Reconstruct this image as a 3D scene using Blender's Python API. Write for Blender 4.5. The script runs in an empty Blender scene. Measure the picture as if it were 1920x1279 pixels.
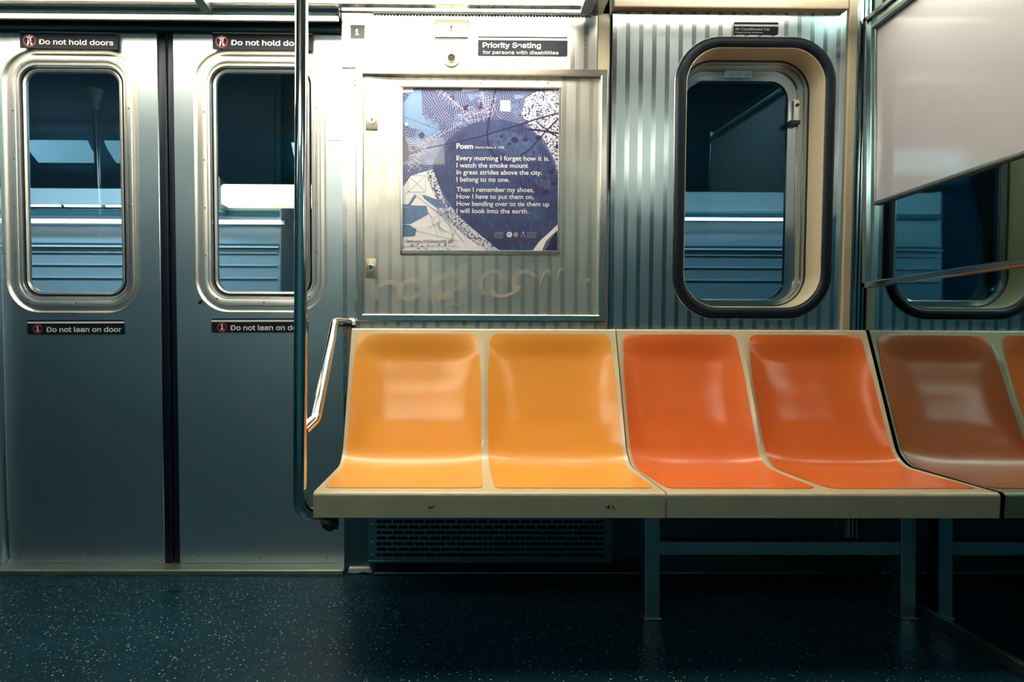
import bpy, bmesh, math, random
from mathutils import Vector, Matrix, Quaternion
random.seed(7)
C = bpy.context.scene.collection
SC = bpy.context.scene

# ------------------------------------------------------------------ camera
F = 1100.0                       # focal length in pixels of the 1920 px frame
CAMH = 0.80
YAW, ROLL = math.radians(0.5), 0.0035
PPX, PPY = 879.6, 645.0          # principal point
cam_d = bpy.data.cameras.new('camera'); cam = bpy.data.objects.new('camera', cam_d); C.objects.link(cam)
cam_d.sensor_width = 36; cam_d.lens = 36 * F / 1920
cam_d.shift_x = (960 - PPX) / 1920; cam_d.shift_y = (PPY - 639.5) / 1920
cam_d.clip_start = 0.02
RC = Matrix.Rotation(-YAW, 3, 'Z') @ Matrix.Rotation(math.pi / 2, 3, 'X') @ Matrix.Rotation(ROLL, 3, 'Z')
cam.matrix_world = Matrix.Translation((0, 0, CAMH)) @ RC.to_4x4()
SC.camera = cam

# ------------------------------------------------------------------ world and exposure
w = bpy.data.worlds.new('world'); SC.world = w; w.use_nodes = True
bg = w.node_tree.nodes['Background']; bg.inputs[0].default_value = (0.05, 0.32, 0.42, 1); bg.inputs[1].default_value = 0.02
SC.view_settings.view_transform = 'Standard'; SC.view_settings.look = 'None'
SC.view_settings.exposure = 0.5; SC.view_settings.gamma = 1.0; SC.view_settings.use_curve_mapping = False
SC.cycles.use_denoising = True
SC.cycles.max_bounces = 10; SC.cycles.transparent_max_bounces = 12
SC.cycles.caustics_reflective = False; SC.cycles.caustics_refractive = False
LAMP = 9.5          # radiance of the lit diffusers on the near wall
LAMP_FAR = 8.5      # the row over the opposite wall
WARM = (1.0, 0.90, 0.74)
COOL = (0.72, 0.93, 1.0)

# ------------------------------------------------------------------ measuring: pixel -> place
def ray(px, py):
    return RC @ Vector(((px - PPX) / F, -(py - PPY) / F, -1.0))
CP = Vector((0, 0, CAMH))
TILT = 0.035                      # the car side leans in towards the roof
WO = Vector((0, 2.05, 0)); WU = Vector((0, -math.sin(TILT), math.cos(TILT))); WN = Vector((0, -math.cos(TILT), -math.sin(TILT)))
WALL = Matrix((( 1, WU.x, WN.x, WO.x), (0, WU.y, WN.y, WO.y), (0, WU.z, WN.z, WO.z), (0, 0, 0, 1)))
IDENT = Matrix.Identity(4)
def pw(px, py, d=0.0):            # onto the leaning side wall, d metres in front of it -> (u, v)
    r = ray(px, py); o = WO + WN * d
    p = CP + r * ((o - CP).dot(WN) / r.dot(WN))
    return p.x, (p - WO).dot(WU)
def pu(px, py, d=0.0): return pw(px, py, d)[0]
def pv(px, py, d=0.0): return pw(px, py, d)[1]
def pY(px, py, Y):                # onto the plane at depth Y -> (x, z)
    r = ray(px, py); p = CP + r * (Y / r.y); return p.x, p.z
XM = 1.354                        # end wall
def pX(px, py, X=XM):             # onto the end wall -> (y, z)
    r = ray(px, py); p = CP + r * (X / r.x); return p.y, p.z
EW = Matrix(((0, 0, -1, XM), (-1, 0, 0, 0), (0, 1, 0, 0), (0, 0, 0, 1)))   # end wall frame: x' = -Y, y' = Z, z' = into the car

# ------------------------------------------------------------------ object helpers
ORG = {}
def setp(o, label=None, cat=None, group=None, kind=None):
    if label: o['label'] = label
    if cat: o['category'] = cat
    if group: o['group'] = group
    if kind: o['kind'] = kind
    return o
def thing(name, label, cat, frame=IDENT, org=(0, 0, 0), group=None, kind=None):
    o = bpy.data.objects.new(name, None); C.objects.link(o); o.empty_display_size = 0.05
    o.matrix_world = frame @ Matrix.Translation(org); ORG[o] = Vector(org)
    return setp(o, label, cat, group, kind)
def obj(name, bm, mats, parent=None, frame=IDENT, org=(0, 0, 0), smooth=None, label=None):
    """link bm as ONE mesh object; coordinates are those of the frame"""
    me = bpy.data.meshes.new(name)
    o3 = ORG[parent] if parent is not None else Vector(org)
    bmesh.ops.translate(bm, verts=bm.verts, vec=-o3)
    bmesh.ops.recalc_face_normals(bm, faces=bm.faces)
    bm.to_mesh(me); bm.free()
    for m in (mats if isinstance(mats, (list, tuple)) else [mats]): me.materials.append(m)
    o = bpy.data.objects.new(name, me); C.objects.link(o); ORG[o] = o3
    if parent is not None: o.parent = parent
    else: o.matrix_world = frame @ Matrix.Translation(o3)
    if smooth is not None:
        for p in me.polygons: p.use_smooth = True
        try: me.set_sharp_from_angle(angle=math.radians(smooth))
        except Exception: pass
    if label: o['label'] = label
    return o
def struct(name, bm, mats, parent=None, frame=IDENT, org=(0, 0, 0), smooth=None, label=None, cat=None):
    o = obj(name, bm, mats, parent, frame, org, smooth)
    if parent is None: setp(o, label, cat, None, 'structure')
    return o
def B(): return bmesh.new()
def box(bm, x0, x1, y0, y1, z0, z1, bev=0.0, seg=2):
    vs = [bm.verts.new((x, y, z)) for x in (x0, x1) for y in (y0, y1) for z in (z0, z1)]
    fs = []
    for q in ((0,1,3,2),(4,6,7,5),(0,4,5,1),(2,3,7,6),(0,2,6,4),(1,5,7,3)):
        fs.append(bm.faces.new([vs[i] for i in q]))
    if bev > 0:
        es = {e for f in fs for e in f.edges}
        bmesh.ops.bevel(bm, geom=list(es), offset=bev, segments=seg, affect='EDGES', profile=0.5)
    return bm
def rr(cx, cy, a, b, r, n=10):
    r = max(min(r, a * .999, b * .999), 0.0004); out = []
    for k, (sx, sy) in enumerate(((1, 1), (-1, 1), (-1, -1), (1, -1))):
        for i in range(n + 1):
            t = math.pi / 2 * (k + i / n)
            out.append((cx + sx * (a - r) + r * math.cos(t), cy + sy * (b - r) + r * math.sin(t)))
    return out
def ring(bm, cx, cy, a, b, r, prof, n=10, closed=False):
    """sweep a profile [(inset, w)] round a rounded rectangle"""
    loops = []
    for q in prof:
        off, wv = q[:2]; dx, dy = q[2:] if len(q) > 2 else (0, 0)
        loops.append([bm.verts.new((x, y, wv)) for x, y in rr(cx + dx, cy + dy, a - off, b - off, max(r - off, .03), n)])
    m = len(loops[0]); pairs = list(zip(loops, loops[1:]))
    if closed: pairs.append((loops[-1], loops[0]))
    for A, Bq in pairs:
        for i in range(m): bm.faces.new((A[i], A[(i + 1) % m], Bq[(i + 1) % m], Bq[i]))
    return bm
def plate(bm, outer, holes, w0, w1):
    cu = bpy.data.curves.new('tmp', 'CURVE'); cu.dimensions = '2D'; cu.fill_mode = 'BOTH'; cu.extrude = abs(w1 - w0) / 2
    for lp in [outer] + list(holes):
        s = cu.splines.new('POLY'); s.points.add(len(lp) - 1)
        for p, q in zip(s.points, lp): p.co = (q[0], q[1], 0, 1)
        s.use_cyclic_u = True
    ob = bpy.data.objects.new('tmp', cu); me = bpy.data.meshes.new_from_object(ob)
    t = bmesh.new(); t.from_mesh(me); bmesh.ops.translate(t, verts=t.verts, vec=(0, 0, (w0 + w1) / 2))
    bmesh.ops.remove_doubles(t, verts=t.verts, dist=1e-6)
    t.to_mesh(me); t.free(); bm.from_mesh(me)
    bpy.data.objects.remove(ob); bpy.data.curves.remove(cu); bpy.data.meshes.remove(me); return bm
def rect(x0, x1, y0, y1): return [(x0, y0), (x1, y0), (x1, y1), (x0, y1)]
def poly(bm, pts, w0, w1):
    lo = [bm.verts.new((x, y, w0)) for x, y in pts]; hi = [bm.verts.new((x, y, w1)) for x, y in pts]
    bm.faces.new(lo); bm.faces.new(hi); n = len(pts)
    for i in range(n): bm.faces.new((lo[i], lo[(i + 1) % n], hi[(i + 1) % n], hi[i]))
    return bm
def strip(bm, pts, wd, w0, w1):
    """a flat line of width wd through the 2-D points"""
    L = []; R = []
    for i, p in enumerate(pts):
        a = Vector(pts[max(i - 1, 0)]); b = Vector(pts[min(i + 1, len(pts) - 1)]); d = (b - a)
        if d.length < 1e-9: d = Vector((1, 0))
        d.normalize(); nn = Vector((-d.y, d.x)) * wd / 2
        L.append((p[0] + nn.x, p[1] + nn.y)); R.append((p[0] - nn.x, p[1] - nn.y))
    for i in range(len(pts) - 1):
        q = [L[i], L[i + 1], R[i + 1], R[i]]
        poly(bm, q, w0, w1)
    return bm
def disc(bm, cx, cy, r, w0, w1, n=24, r1=None):
    r1 = r if r1 is None else r1
    lo = [bm.verts.new((cx + r * math.cos(2*math.pi*i/n), cy + r * math.sin(2*math.pi*i/n), w0)) for i in range(n)]
    hi = [bm.verts.new((cx + r1 * math.cos(2*math.pi*i/n), cy + r1 * math.sin(2*math.pi*i/n), w1)) for i in range(n)]
    bm.faces.new(lo); bm.faces.new(hi)
    for i in range(n): bm.faces.new((lo[i], lo[(i+1) % n], hi[(i+1) % n], hi[i]))
    return bm
def lathe(bm, cx, cy, prof, n=28):
    loops = [[bm.verts.new((cx + r * math.cos(2*math.pi*i/n), cy + r * math.sin(2*math.pi*i/n), wv)) for i in range(n)] for r, wv in prof]
    for A, Bq in zip(loops, loops[1:]):
        for i in range(n): bm.faces.new((A[i], A[(i+1) % n], Bq[(i+1) % n], Bq[i]))
    bm.faces.new(loops[0]); bm.faces.new(loops[-1]); return bm
def fillet(pts, rad, n=8):
    P = [Vector(p) for p in pts]; out = [P[0]]
    for i in range(1, len(P) - 1):
        r = rad[i] if isinstance(rad, (list, tuple)) else rad
        a = (P[i-1] - P[i]); b = (P[i+1] - P[i]); la, lb = a.length, b.length; a.normalize(); b.normalize()
        ang = a.angle(b); d = min(r / math.tan(ang / 2), la * .49, lb * .49) if ang < 3.1 else 0
        if d < 1e-5: out.append(P[i]); continue
        p0, p2 = P[i] + a * d, P[i] + b * d
        rr_ = d * math.tan(ang / 2); cdir = (a + b).normalized(); cen = P[i] + cdir * (rr_ / math.sin(ang / 2))
        v0, v2 = p0 - cen, p2 - cen; sw = v0.angle(v2)
        for k in range(n + 1):
            t = k / n; out.append(cen + (v0 * math.sin((1 - t) * sw) + v2 * math.sin(t * sw)) / math.sin(sw))
    out.append(P[-1]); return out
def tube(bm, pts, r, n=18, caps=True):
    P = [Vector(p) for p in pts]; loops = []
    t0 = (P[1] - P[0]).normalized(); up = Vector((0, 0, 1)) if abs(t0.z) < .9 else Vector((1, 0, 0))
    nrm = t0.cross(up).normalized(); prev = t0
    for i, p in enumerate(P):
        t = (P[min(i+1, len(P)-1)] - P[max(i-1, 0)]).normalized()
        nrm = prev.rotation_difference(t) @ nrm; prev = t; bn = t.cross(nrm)
        rad = r[i] if isinstance(r, (list, tuple)) else r
        loops.append([bm.verts.new(p + (nrm * math.cos(2*math.pi*k/n) + bn * math.sin(2*math.pi*k/n)) * rad) for k in range(n)])
    for A, Bq in zip(loops, loops[1:]):
        for k in range(n): bm.faces.new((A[k], A[(k+1) % n], Bq[(k+1) % n], Bq[k]))
    if caps: bm.faces.new(loops[0]); bm.faces.new(loops[-1])
    return bm
import os
try: SIGN_FONT = bpy.data.fonts.load(os.path.join(bpy.utils.system_resource('DATAFILES'), 'fonts', 'Inter.woff2'))   # ships with Blender
except Exception: SIGN_FONT = None
def text(bm, s, x0, x1, ybase, cap, w0, w1, bold=0.0, spacing=1.0, shear=0.0, sans=False):
    """lettering from x0 to x1, capitals cap high above the base line"""
    cu = bpy.data.curves.new('t', 'FONT'); cu.body = s; cu.size = 1.0; cu.offset = bold; cu.extrude = 0.5; cu.space_character = spacing; cu.resolution_u = 4
    cu.shear = shear
    if sans and SIGN_FONT: cu.font = SIGN_FONT
    ob = bpy.data.objects.new('t', cu); me = bpy.data.meshes.new_from_object(ob)
    t = bmesh.new(); t.from_mesh(me)
    xs = [v.co.x for v in t.verts]; lo, hi = min(xs), max(xs); sx = (x1 - x0) / (hi - lo); sy = cap / 0.72
    for v in t.verts: v.co = (x0 + (v.co.x - lo) * sx, ybase + v.co.y * sy, w0 if v.co.z < 0 else w1)
    t.to_mesh(me); t.free(); bm.from_mesh(me)
    bpy.data.objects.remove(ob); bpy.data.curves.remove(cu); bpy.data.meshes.remove(me); return bm

# ------------------------------------------------------------------ materials
class NT:
    def __init__(s, name):
        s.m = bpy.data.materials.new(name); s.m.use_nodes = True; s.t = s.m.node_tree; s.b = s.t.nodes['Principled BSDF']
    def n(s, typ, **kw):
        x = s.t.nodes.new(typ)
        for k, v in kw.items():
            if k.startswith('i_'): x.inputs[int(k[2:]) if k[2:].isdigit() else k[2:].replace('_', ' ')].default_value = v
            else: setattr(x, k, v)
        return x
    def l(s, a, b): s.t.links.new(a, b)
    def math(s, op, a, b=None, clamp=False):
        x = s.t.nodes.new('ShaderNodeMath'); x.operation = op; x.use_clamp = clamp
        for i, q in enumerate((a, b)):
            if q is None: continue
            if isinstance(q, (int, float)): x.inputs[i].default_value = q
            else: s.l(q, x.inputs[i])
        return x.outputs[0]
    def ramp(s, fac, stops, interp='LINEAR'):
        r = s.t.nodes.new('ShaderNodeValToRGB'); r.color_ramp.interpolation = interp
        e = r.color_ramp.elements
        while len(e) < len(stops): e.new(0.5)
        for q, (p, c) in zip(e, stops): q.position = p; q.color = (*c, 1) if len(c) == 3 else c
        s.l(fac, r.inputs[0]); return r.outputs[0]
    def mix(s, fac, a, b):
        x = s.t.nodes.new('ShaderNodeMix'); x.data_type = 'RGBA'
        for q, k in ((fac, 0), (a, 6), (b, 7)):
            if isinstance(q, (int, float)): x.inputs[k].default_value = q
            elif isinstance(q, tuple): x.inputs[k].default_value = (*q, 1)
            else: s.l(q, x.inputs[k])
        return x.outputs[2]
    def noise(s, scale, detail=3, rough=.5, vec=None, stretch=None):
        x = s.t.nodes.new('ShaderNodeTexNoise'); x.inputs['Scale'].default_value = scale; x.inputs['Detail'].default_value = detail; x.inputs['Roughness'].default_value = rough
        v = vec if vec is not None else s.coord()
        if stretch:
            mp = s.t.nodes.new('ShaderNodeMapping'); mp.inputs['Scale'].default_value = stretch; s.l(v, mp.inputs[0]); v = mp.outputs[0]
        s.l(v, x.inputs['Vector']); return x.outputs[0]
    def coord(s):
        if not hasattr(s, '_c'): s._c = s.t.nodes.new('ShaderNodeTexCoord')
        return s._c.outputs['Object']
    def sep(s):
        x = s.t.nodes.new('ShaderNodeSeparateXYZ'); s.l(s.coord(), x.inputs[0]); return x.outputs
    def bump(s, h, strength, dist):
        x = s.t.nodes.new('ShaderNodeBump'); x.inputs['Strength'].default_value = strength; x.inputs['Distance'].default_value = dist
        s.l(h, x.inputs['Height']); s.l(x.outputs[0], s.b.inputs['Normal'])
    def set(s, **kw):
        for k, v in kw.items():
            i = s.b.inputs[k.replace('_', ' ')]
            i.default_value = (*v, 1) if isinstance(v, tuple) and len(v) == 3 else v
        return s
def plain(name, col, rough=.5, metal=0.0, coat=0.0, var=0.0, spec=.5):
    t = NT(name).set(Base_Color=col, Roughness=rough, Metallic=metal, Coat_Weight=coat, Coat_Roughness=.08, Specular_IOR_Level=spec)
    if var:
        nz = t.noise(30, 4); t.l(t.mix(nz, tuple(c * (1 - var) for c in col), tuple(min(1, c * (1 + var)) for c in col)), t.b.inputs['Base Color'])
    return t.m
def steel(name, col=(.63, .62, .58), rough=.3, stripes=0.0, wav=.006, var=.08, brush=(1, 90, 1), per=.0455, fine=.00004):
    t = NT(name).set(Base_Color=col, Metallic=1.0)
    br = t.noise(18, 4, .6, stretch=brush); sm = t.noise(3.2, 4, .55)
    r = t.math('ADD', t.math('MULTIPLY', br, var), t.math('ADD', t.math('MULTIPLY', sm, var * 1.4), rough - var * 1.2))
    if stripes:
        fx = t.math('FRACT', t.math('DIVIDE', t.sep()[0], per))
        st = t.math('LESS_THAN', fx, .34)
        edge = t.math('LESS_THAN', t.math('ABSOLUTE', t.math('SUBTRACT', fx, .34)), .03)
        r = t.math('SUBTRACT', r, t.math('MULTIPLY', st, stripes), True)
        c = t.mix(st, col, tuple(q * (1 - stripes * 2.6) for q in col)); c = t.mix(t.math('MULTIPLY', edge, .5), c, (.8, .78, .74))
        t.l(c, t.b.inputs['Base Color'])
    t.l(r, t.b.inputs['Roughness'])
    h = t.math('ADD', t.math('MULTIPLY', t.noise(2.3, 2, .5), wav), t.math('MULTIPLY', br, fine))
    t.bump(h, 1.0, 1.0)
    return t.m
def emit(name, col, st, back=(.6, .6, .58)):
    t = NT(name).set(Base_Color=back, Roughness=.4, Emission_Color=col, Emission_Strength=st); return t.m
def glass(name, tint=(.82, .93, .95), refl=1.0, rc=(1, 1, 1)):
    t = NT(name); t.t.nodes.remove(t.b); out = t.t.nodes['Material Output']
    tr = t.n('ShaderNodeBsdfTransparent'); tr.inputs[0].default_value = (*tint, 1)
    gl = t.n('ShaderNodeBsdfGlossy'); gl.inputs['Roughness'].default_value = .015; gl.inputs[0].default_value = (*rc, 1)
    fr = t.n('ShaderNodeFresnel'); fr.inputs[0].default_value = 1.5
    mx = t.n('ShaderNodeMixShader'); t.l(t.math('MULTIPLY', fr.outputs[0], refl, True), mx.inputs[0]); t.l(tr.outputs[0], mx.inputs[1]); t.l(gl.outputs[0], mx.inputs[2])
    t.l(mx.outputs[0], out.inputs[0]); return t.m
M = {}
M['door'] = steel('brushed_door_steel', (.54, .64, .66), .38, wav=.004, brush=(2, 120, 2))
M['panel'] = steel('ribbed_panel_steel', (.68, .67, .63), .33, stripes=.06, wav=.006)
M['ribbed'] = steel('ribbed_window_steel', (.53, .62, .65), .31, stripes=.10, wav=.006, per=.0448)
M['cab'] = steel('cabinet_steel', (.74, .71, .63), .40, stripes=.05, wav=.011)
M['frame'] = steel('frame_steel', (.72, .70, .64), .25, wav=.002)
M['ringsteel'] = steel('window_ring_steel', (.78, .76, .70), .38, wav=.001)
M['dull'] = steel('dull_dark_steel', (.22, .30, .31), .45, wav=.003)
M['post'] = steel('corner_post_steel', (.46, .53, .54), .2, wav=.004)
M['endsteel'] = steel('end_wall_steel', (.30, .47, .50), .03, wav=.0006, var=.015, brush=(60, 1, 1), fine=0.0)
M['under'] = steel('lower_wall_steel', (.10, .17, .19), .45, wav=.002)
M['chrome'] = plain('polished_steel_tube', (.66, .66, .64), .09, 1.0)
M['rubber'] = plain('black_rubber', (.003, .009, .020), .42, spec=.3)
M['black'] = plain('black_paint', (.006, .008, .010), .5)
M['beige'] = plain('beige_paint', (.60, .53, .36), .42, 0, .15, .06)
M['reveal'] = plain('beige_window_moulding', (.62, .56, .38), .4, 0, .1, .05)
M['white'] = plain('white_paint', (.90, .89, .86), .5)
M['cream'] = plain('cream_header_paint', (.80, .77, .66), .4, 0, .2)
M['signblack'] = plain('sign_black', (.004, .010, .018), .55, spec=.25)
M['signred'] = plain('sign_red', (.42, .06, .055), .5)
M['screw'] = plain('screw_steel', (.30, .30, .27), .35, 1.0)
M['lock'] = plain('lock_plate_steel', (.62, .56, .43), .42, .9)
M['keyhole'] = plain('keyhole_dark', (.004, .004, .004), .6)
M['numgrey'] = plain('number_plate_grey', (.10, .10, .095), .6, spec=.2)
M['leg'] = steel('leg_steel', (.30, .50, .55), .38, wav=.001)
M['heat'] = steel('heater_steel', (.15, .34, .40), .42, wav=.001)
M['alu'] = plain('worn_aluminium', (.42, .45, .38), .4, .9, var=.15)
M['board'] = plain('grey_board_laminate', (.46, .475, .50), .42, 0, 1.0, .03)
M['ceil'] = plain('ceiling_panel', (.10, .125, .13), .5)
M['opp'] = plain('opposite_wall_teal', (.02, .19, .29), .5)
M['lamp'] = emit('lit_diffuser', WARM, LAMP)
M['lampfar'] = emit('lit_diffuser_opposite', WARM, LAMP_FAR)
M['glass'] = glass('door_glass', rc=(.42, .72, .9))
M['glassb'] = glass('side_window_glass', (.62, .82, .88), 1.0, (.35, .72, .95))

def floor_mat():
    t = NT('speckled_floor_vinyl').set(Specular_IOR_Level=.32)
    v = t.n('ShaderNodeTexVoronoi'); v.inputs['Scale'].default_value = 150; t.l(t.coord(), v.inputs['Vector'])
    rnd = t.n('ShaderNodeSeparateColor'); t.l(v.outputs['Color'], rnd.inputs[0])
    size = t.math('MULTIPLY', t.math('POWER', rnd.outputs[0], 3.2), .40)
    on = t.math('LESS_THAN', v.outputs['Distance'], size)
    sm = t.noise(2.6, 5, .6); base = t.mix(sm, (.0015, .016, .027), (.004, .050, .080))
    chip = t.mix(rnd.outputs[1], (.10, .22, .26), (.62, .66, .60))
    t.l(t.mix(on, base, chip), t.b.inputs['Base Color'])
    sw = t.noise(3.5, 5, .6, stretch=(1, 3, 1))
    t.l(t.math('ADD', t.math('MULTIPLY', sw, .38), .14), t.b.inputs['Roughness'])
    t.bump(t.noise(60, 3), .15, .002); return t.m
M['floor'] = floor_mat()
def seat_mat(name, c0):
    t = NT(name).set(Base_Color=c0, Roughness=.42, Coat_Weight=.40, Coat_Roughness=.16, Specular_IOR_Level=.5)
    v = t.noise(9, 4); t.l(t.mix(v, tuple(q * .93 for q in c0), tuple(min(1, q * 1.05) for q in c0)), t.b.inputs['Base Color'])
    return t.m
M['yellow'] = seat_mat('yellow_fibreglass', (.98, .41, .042))
M['orange'] = seat_mat('orange_fibreglass', (.93, .195, .028))
def shell_mat():
    t = NT('cream_fibreglass').set(Roughness=.36, Coat_Weight=.3, Coat_Roughness=.12)
    v = t.noise(70, 5, .7); g = t.noise(11, 5, .65)
    c = t.mix(t.ramp(g, [(.35, (0, 0, 0)), (.75, (1, 1, 1))]), (.74, .64, .41), (.65, .57, .37))
    c = t.mix(t.ramp(v, [(.66, (0, 0, 0)), (.72, (1, 1, 1))]), c, (.40, .36, .24))
    t.l(c, t.b.inputs['Base Color']); return t.m
M['shell'] = shell_mat()

# ------------------------------------------------------------------ floor, ceiling, opposite side
XL = -4.6
struct('floor', box(B(), XL, XM + .05, -.62, 2.16, -.03, 0), M['floor'], org=(0, 1, 0), label='dark blue vinyl floor with pale speckles', cat='floor')
struct('ceiling', box(B(), XL, XM + .05, -.62, 1.98, 2.25, 2.28), M['ceil'], org=(0, 1, 2.25), label='grey car ceiling above the seats', cat='ceiling')
struct('wall_front', box(B(), XL, XM + .05, -.66, -.62, 0, 2.28), M['opp'], org=(0, -.64, 0), label='dark steel wall on the opposite side of the car', cat='wall')
struct('wall_left', box(B(), XL - .05, XL, -.66, 2.16, 0, 2.28), M['opp'], org=(XL, 0, 0), label='dark steel wall closing the far left of the car', cat='wall')

# ------------------------------------------------------------------ side wall
U0, U1 = pu(642, 340), pu(1117, 340)            # centre panel
V_TOP = pv(800, 14)
DW = -.035                                       # door plane
UB = pu(1145, 340); UE = pu(1579, 340); UP = pu(1596, 340)
# base sheet behind everything, with the side window's hole
wx0, wx1, wy0, wy1 = pu(1283, 340), pu(1540, 340), pv(1412, 577), pv(1412, 92)
WCX, WCY, WA, WB = (wx0 + wx1) / 2, (wy0 + wy1) / 2, (wx1 - wx0) / 2, (wy1 - wy0) / 2
WR = .122
hole = rr(WCX, WCY, WA - .001, WB - .001, WR, 14)
struct('wall_back', plate(B(), rect(UB, UE, .62, pv(1400, 8)), [hole], -.03, .004), M['ribbed'], frame=WALL, org=(UB, 0, 0),
       label='ribbed stainless steel wall round the side window', cat='wall')
t = plate(B(), rect(U0, U1, .62, pv(800, 27)), [], -.03, 0)
wc = struct('wall_back.001', t, M['panel'], frame=WALL, org=(U0, 0, 0), label='ribbed stainless steel wall behind the yellow seats', cat='wall')
struct('seam_strip', box(B(), pu(642, 340), pu(700, 340), pv(670, 128), pv(670, 16), .0005, .0035, .001), M['frame'], parent=wc)
struct('header_band', box(B(), U0, pu(1113, 20), pv(800, 26), pv(800, 15), -.03, .012, .003), M['frame'], parent=wc)
def hinge(bm, x0, x1, y, wv, r=.0035, step=.011):
    n = int((x1 - x0) / step)
    for i in range(n):
        a = x0 + i * step; tube(bm, [(a, y, wv), (a + step * .86, y, wv)], r, 8)
    return bm
struct('piano_hinge', hinge(B(), pu(700, 27), pu(1113, 27), pv(800, 27.5), .008, .0028), M['dull'], parent=wc)
# beige posts
def trim(n, bm, mat, frame=WALL, org=(0, 0, 0), label=None, cat='trim', smooth=None):
    return struct('trim_%d' % n, bm, mat, frame=frame, org=org, label=label, cat=cat, smooth=smooth)
trim(1, box(B(), U1 + .002, UB - .006, .16, pv(1130, 24), -.035, -.004, .003), M['beige'], org=(U1, 0, 0), label='narrow beige post between the poster panel and the window panel')
trim(2, box(B(), UB - .004, pu(1582, 8), pv(1400, 15, .03), V_TOP + .16, -.03, .03, .004), M['beige'], org=(UB, V_TOP, 0), label='beige header bar above the side window')
trim(3, box(B(), UE + .002, UP, .16, V_TOP + .16, -.035, .014, .003), M['beige'], org=(UE, 0, 0), label='beige corner post right of the side window')
b = box(B(), UP + .002, XM - .001, .1, V_TOP + .2, -.035, .006, .002); box(b, UP + .01, XM - .016, .1, V_TOP + .2, .006, .012, .003)
trim(4, b, M['post'], org=(UP, 0, 0), label='stainless steel corner strip beside the end wall')
# lower wall under the seats
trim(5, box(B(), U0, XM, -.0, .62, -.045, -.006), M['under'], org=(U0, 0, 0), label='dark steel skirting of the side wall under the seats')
b = box(B(), pu(700, 1075, .02), pu(1545, 1075, .02), .003, .010, -.006, .022, .002)
trim(6, b, M['alu'], org=(0.2, 0, 0), label='thin metal kick strip along the floor under the seats')
b = B(); poly(b, [(pu(654, 1060, .01), .020), (pu(692, 1060, .01), .020), (pu(697, 1065, .01), .004), (pu(680, 1066, .01), .008), (pu(668, 1067, .01), .003), (pu(653, 1067, .01), .006)], -.006, .012)
trim(7, b, M['white'], org=(pu(675, 1063), 0, 0), label='torn white strip at the foot of the wall beside the door')

# ------------------------------------------------------------------ doors
DT, DBt = pv(300, 55, DW), .020
def screw_bm(x, y, wv, r=.0042):
    b = B(); disc(b, x, y, r, wv, wv + .0012, 10, r * .8); return b
def along_rr(cx, cy, a, b, r, k):
    pts = rr(cx, cy, a, b, r, 12); pts.append(pts[0]); L = [0]
    for p, q in zip(pts, pts[1:]): L.append(L[-1] + math.dist(p, q))
    out = []
    for i in range(k):
        s = L[-1] * (i + .5) / k
        for j in range(len(L) - 1):
            if L[j] <= s <= L[j+1]:
                f = (s - L[j]) / max(1e-9, L[j+1] - L[j]); out.append((pts[j][0] + (pts[j+1][0]-pts[j][0]) * f, pts[j][1] + (pts[j+1][1]-pts[j][1]) * f)); break
    return out
def door(n, x0, x1, wl, wr, wt, wb, edge, label):
    d = thing('door_%d' % n, label, 'door', WALL, ((x0 + x1) / 2, DBt, DW), kind='structure')
    cx, cy, a, b_ = (wl + wr) / 2, (wt + wb) / 2, (wr - wl) / 2, (wt - wb) / 2
    R = .112
    obj('door_leaf', plate(B(), rect(x0, x1, DBt, DT + .02), [rr(cx, cy, a, b_, R, 14)], DW - .03, DW), M['door'], d)
    # pressed channel, screwed frame, rubber line, inner ring
    fr = obj('window_frame', ring(B(), cx, cy, a + .002, b_ + .002, R + .002, [(0, DW + .001), (.005, DW - .004), (.010, DW - .012), (.022, DW - .012), (.024, DW - .004), (.026, DW - .002), (.040, DW - .002), (.043, DW - .004), (.0435, DW - .007), (.045, DW - .007), (.0455, DW - .004), (.052, DW - .005), (.055, DW - .014)], 14), M['ringsteel'], d, smooth=35)
    obj('rubber_seal', ring(B(), cx, cy, a - .054, b_ - .054, R - .054, [(0, DW - .012), (.002, DW - .008), (.0045, DW - .012), (.005, DW - .022)], 14), M['rubber'], d, smooth=40)
    obj('inner_ring', ring(B(), cx, cy, a - .058, b_ - .058, R - .056, [(0, DW - .02), (.001, DW - .012), (.004, DW - .010), (.011, DW - .013), (.013, DW - .022)], 14), M['ringsteel'], d, smooth=40)
    gl = B(); plate(gl, rr(cx, cy, a - .066, b_ - .066, R - .062, 12), [], DW - .020, DW - .0185); obj('glass_pane', gl, M['glass'], d)
    for x, y in along_rr(cx, cy, a - .032, b_ - .032, R - .032, 14):
        obj('screw', screw_bm(x, y, DW - .0022, .0036), M['screw'], fr)
    # rubber nosing on the meeting edge
    e0, e1 = (x1 + .001, edge) if edge > x1 else (edge, x0 - .001)
    obj('rubber_edge', box(B(), e0, e1, DBt, DT + .02, DW - .028, DW - .001, .006, 3), M['rubber'], d, smooth=50)
    for k in range(3): obj('screw', screw_bm(x0 + (x1 - x0) * (.08 + .4 * k), DBt + .018, DW - .0004, .004), M['screw'], d)
    return d, cx, cy
dm = pu(318, 560, DW)
door(1, pu(6, 560, DW), pu(301, 560, DW), pu(9, 340, DW), pu(260, 340, DW), pv(130, 93.5, DW), pv(140, 585, DW), dm - .0015, 'left stainless steel sliding door leaf with a rounded window')
d2, _, _ = door(2, pu(331, 560, DW), pu(650, 560, DW), pu(366, 340, DW), pu(611, 340, DW), pv(490, 95, DW), pv(490, 584, DW), dm + .0015, 'right stainless steel sliding door leaf beside the seats')
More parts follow.
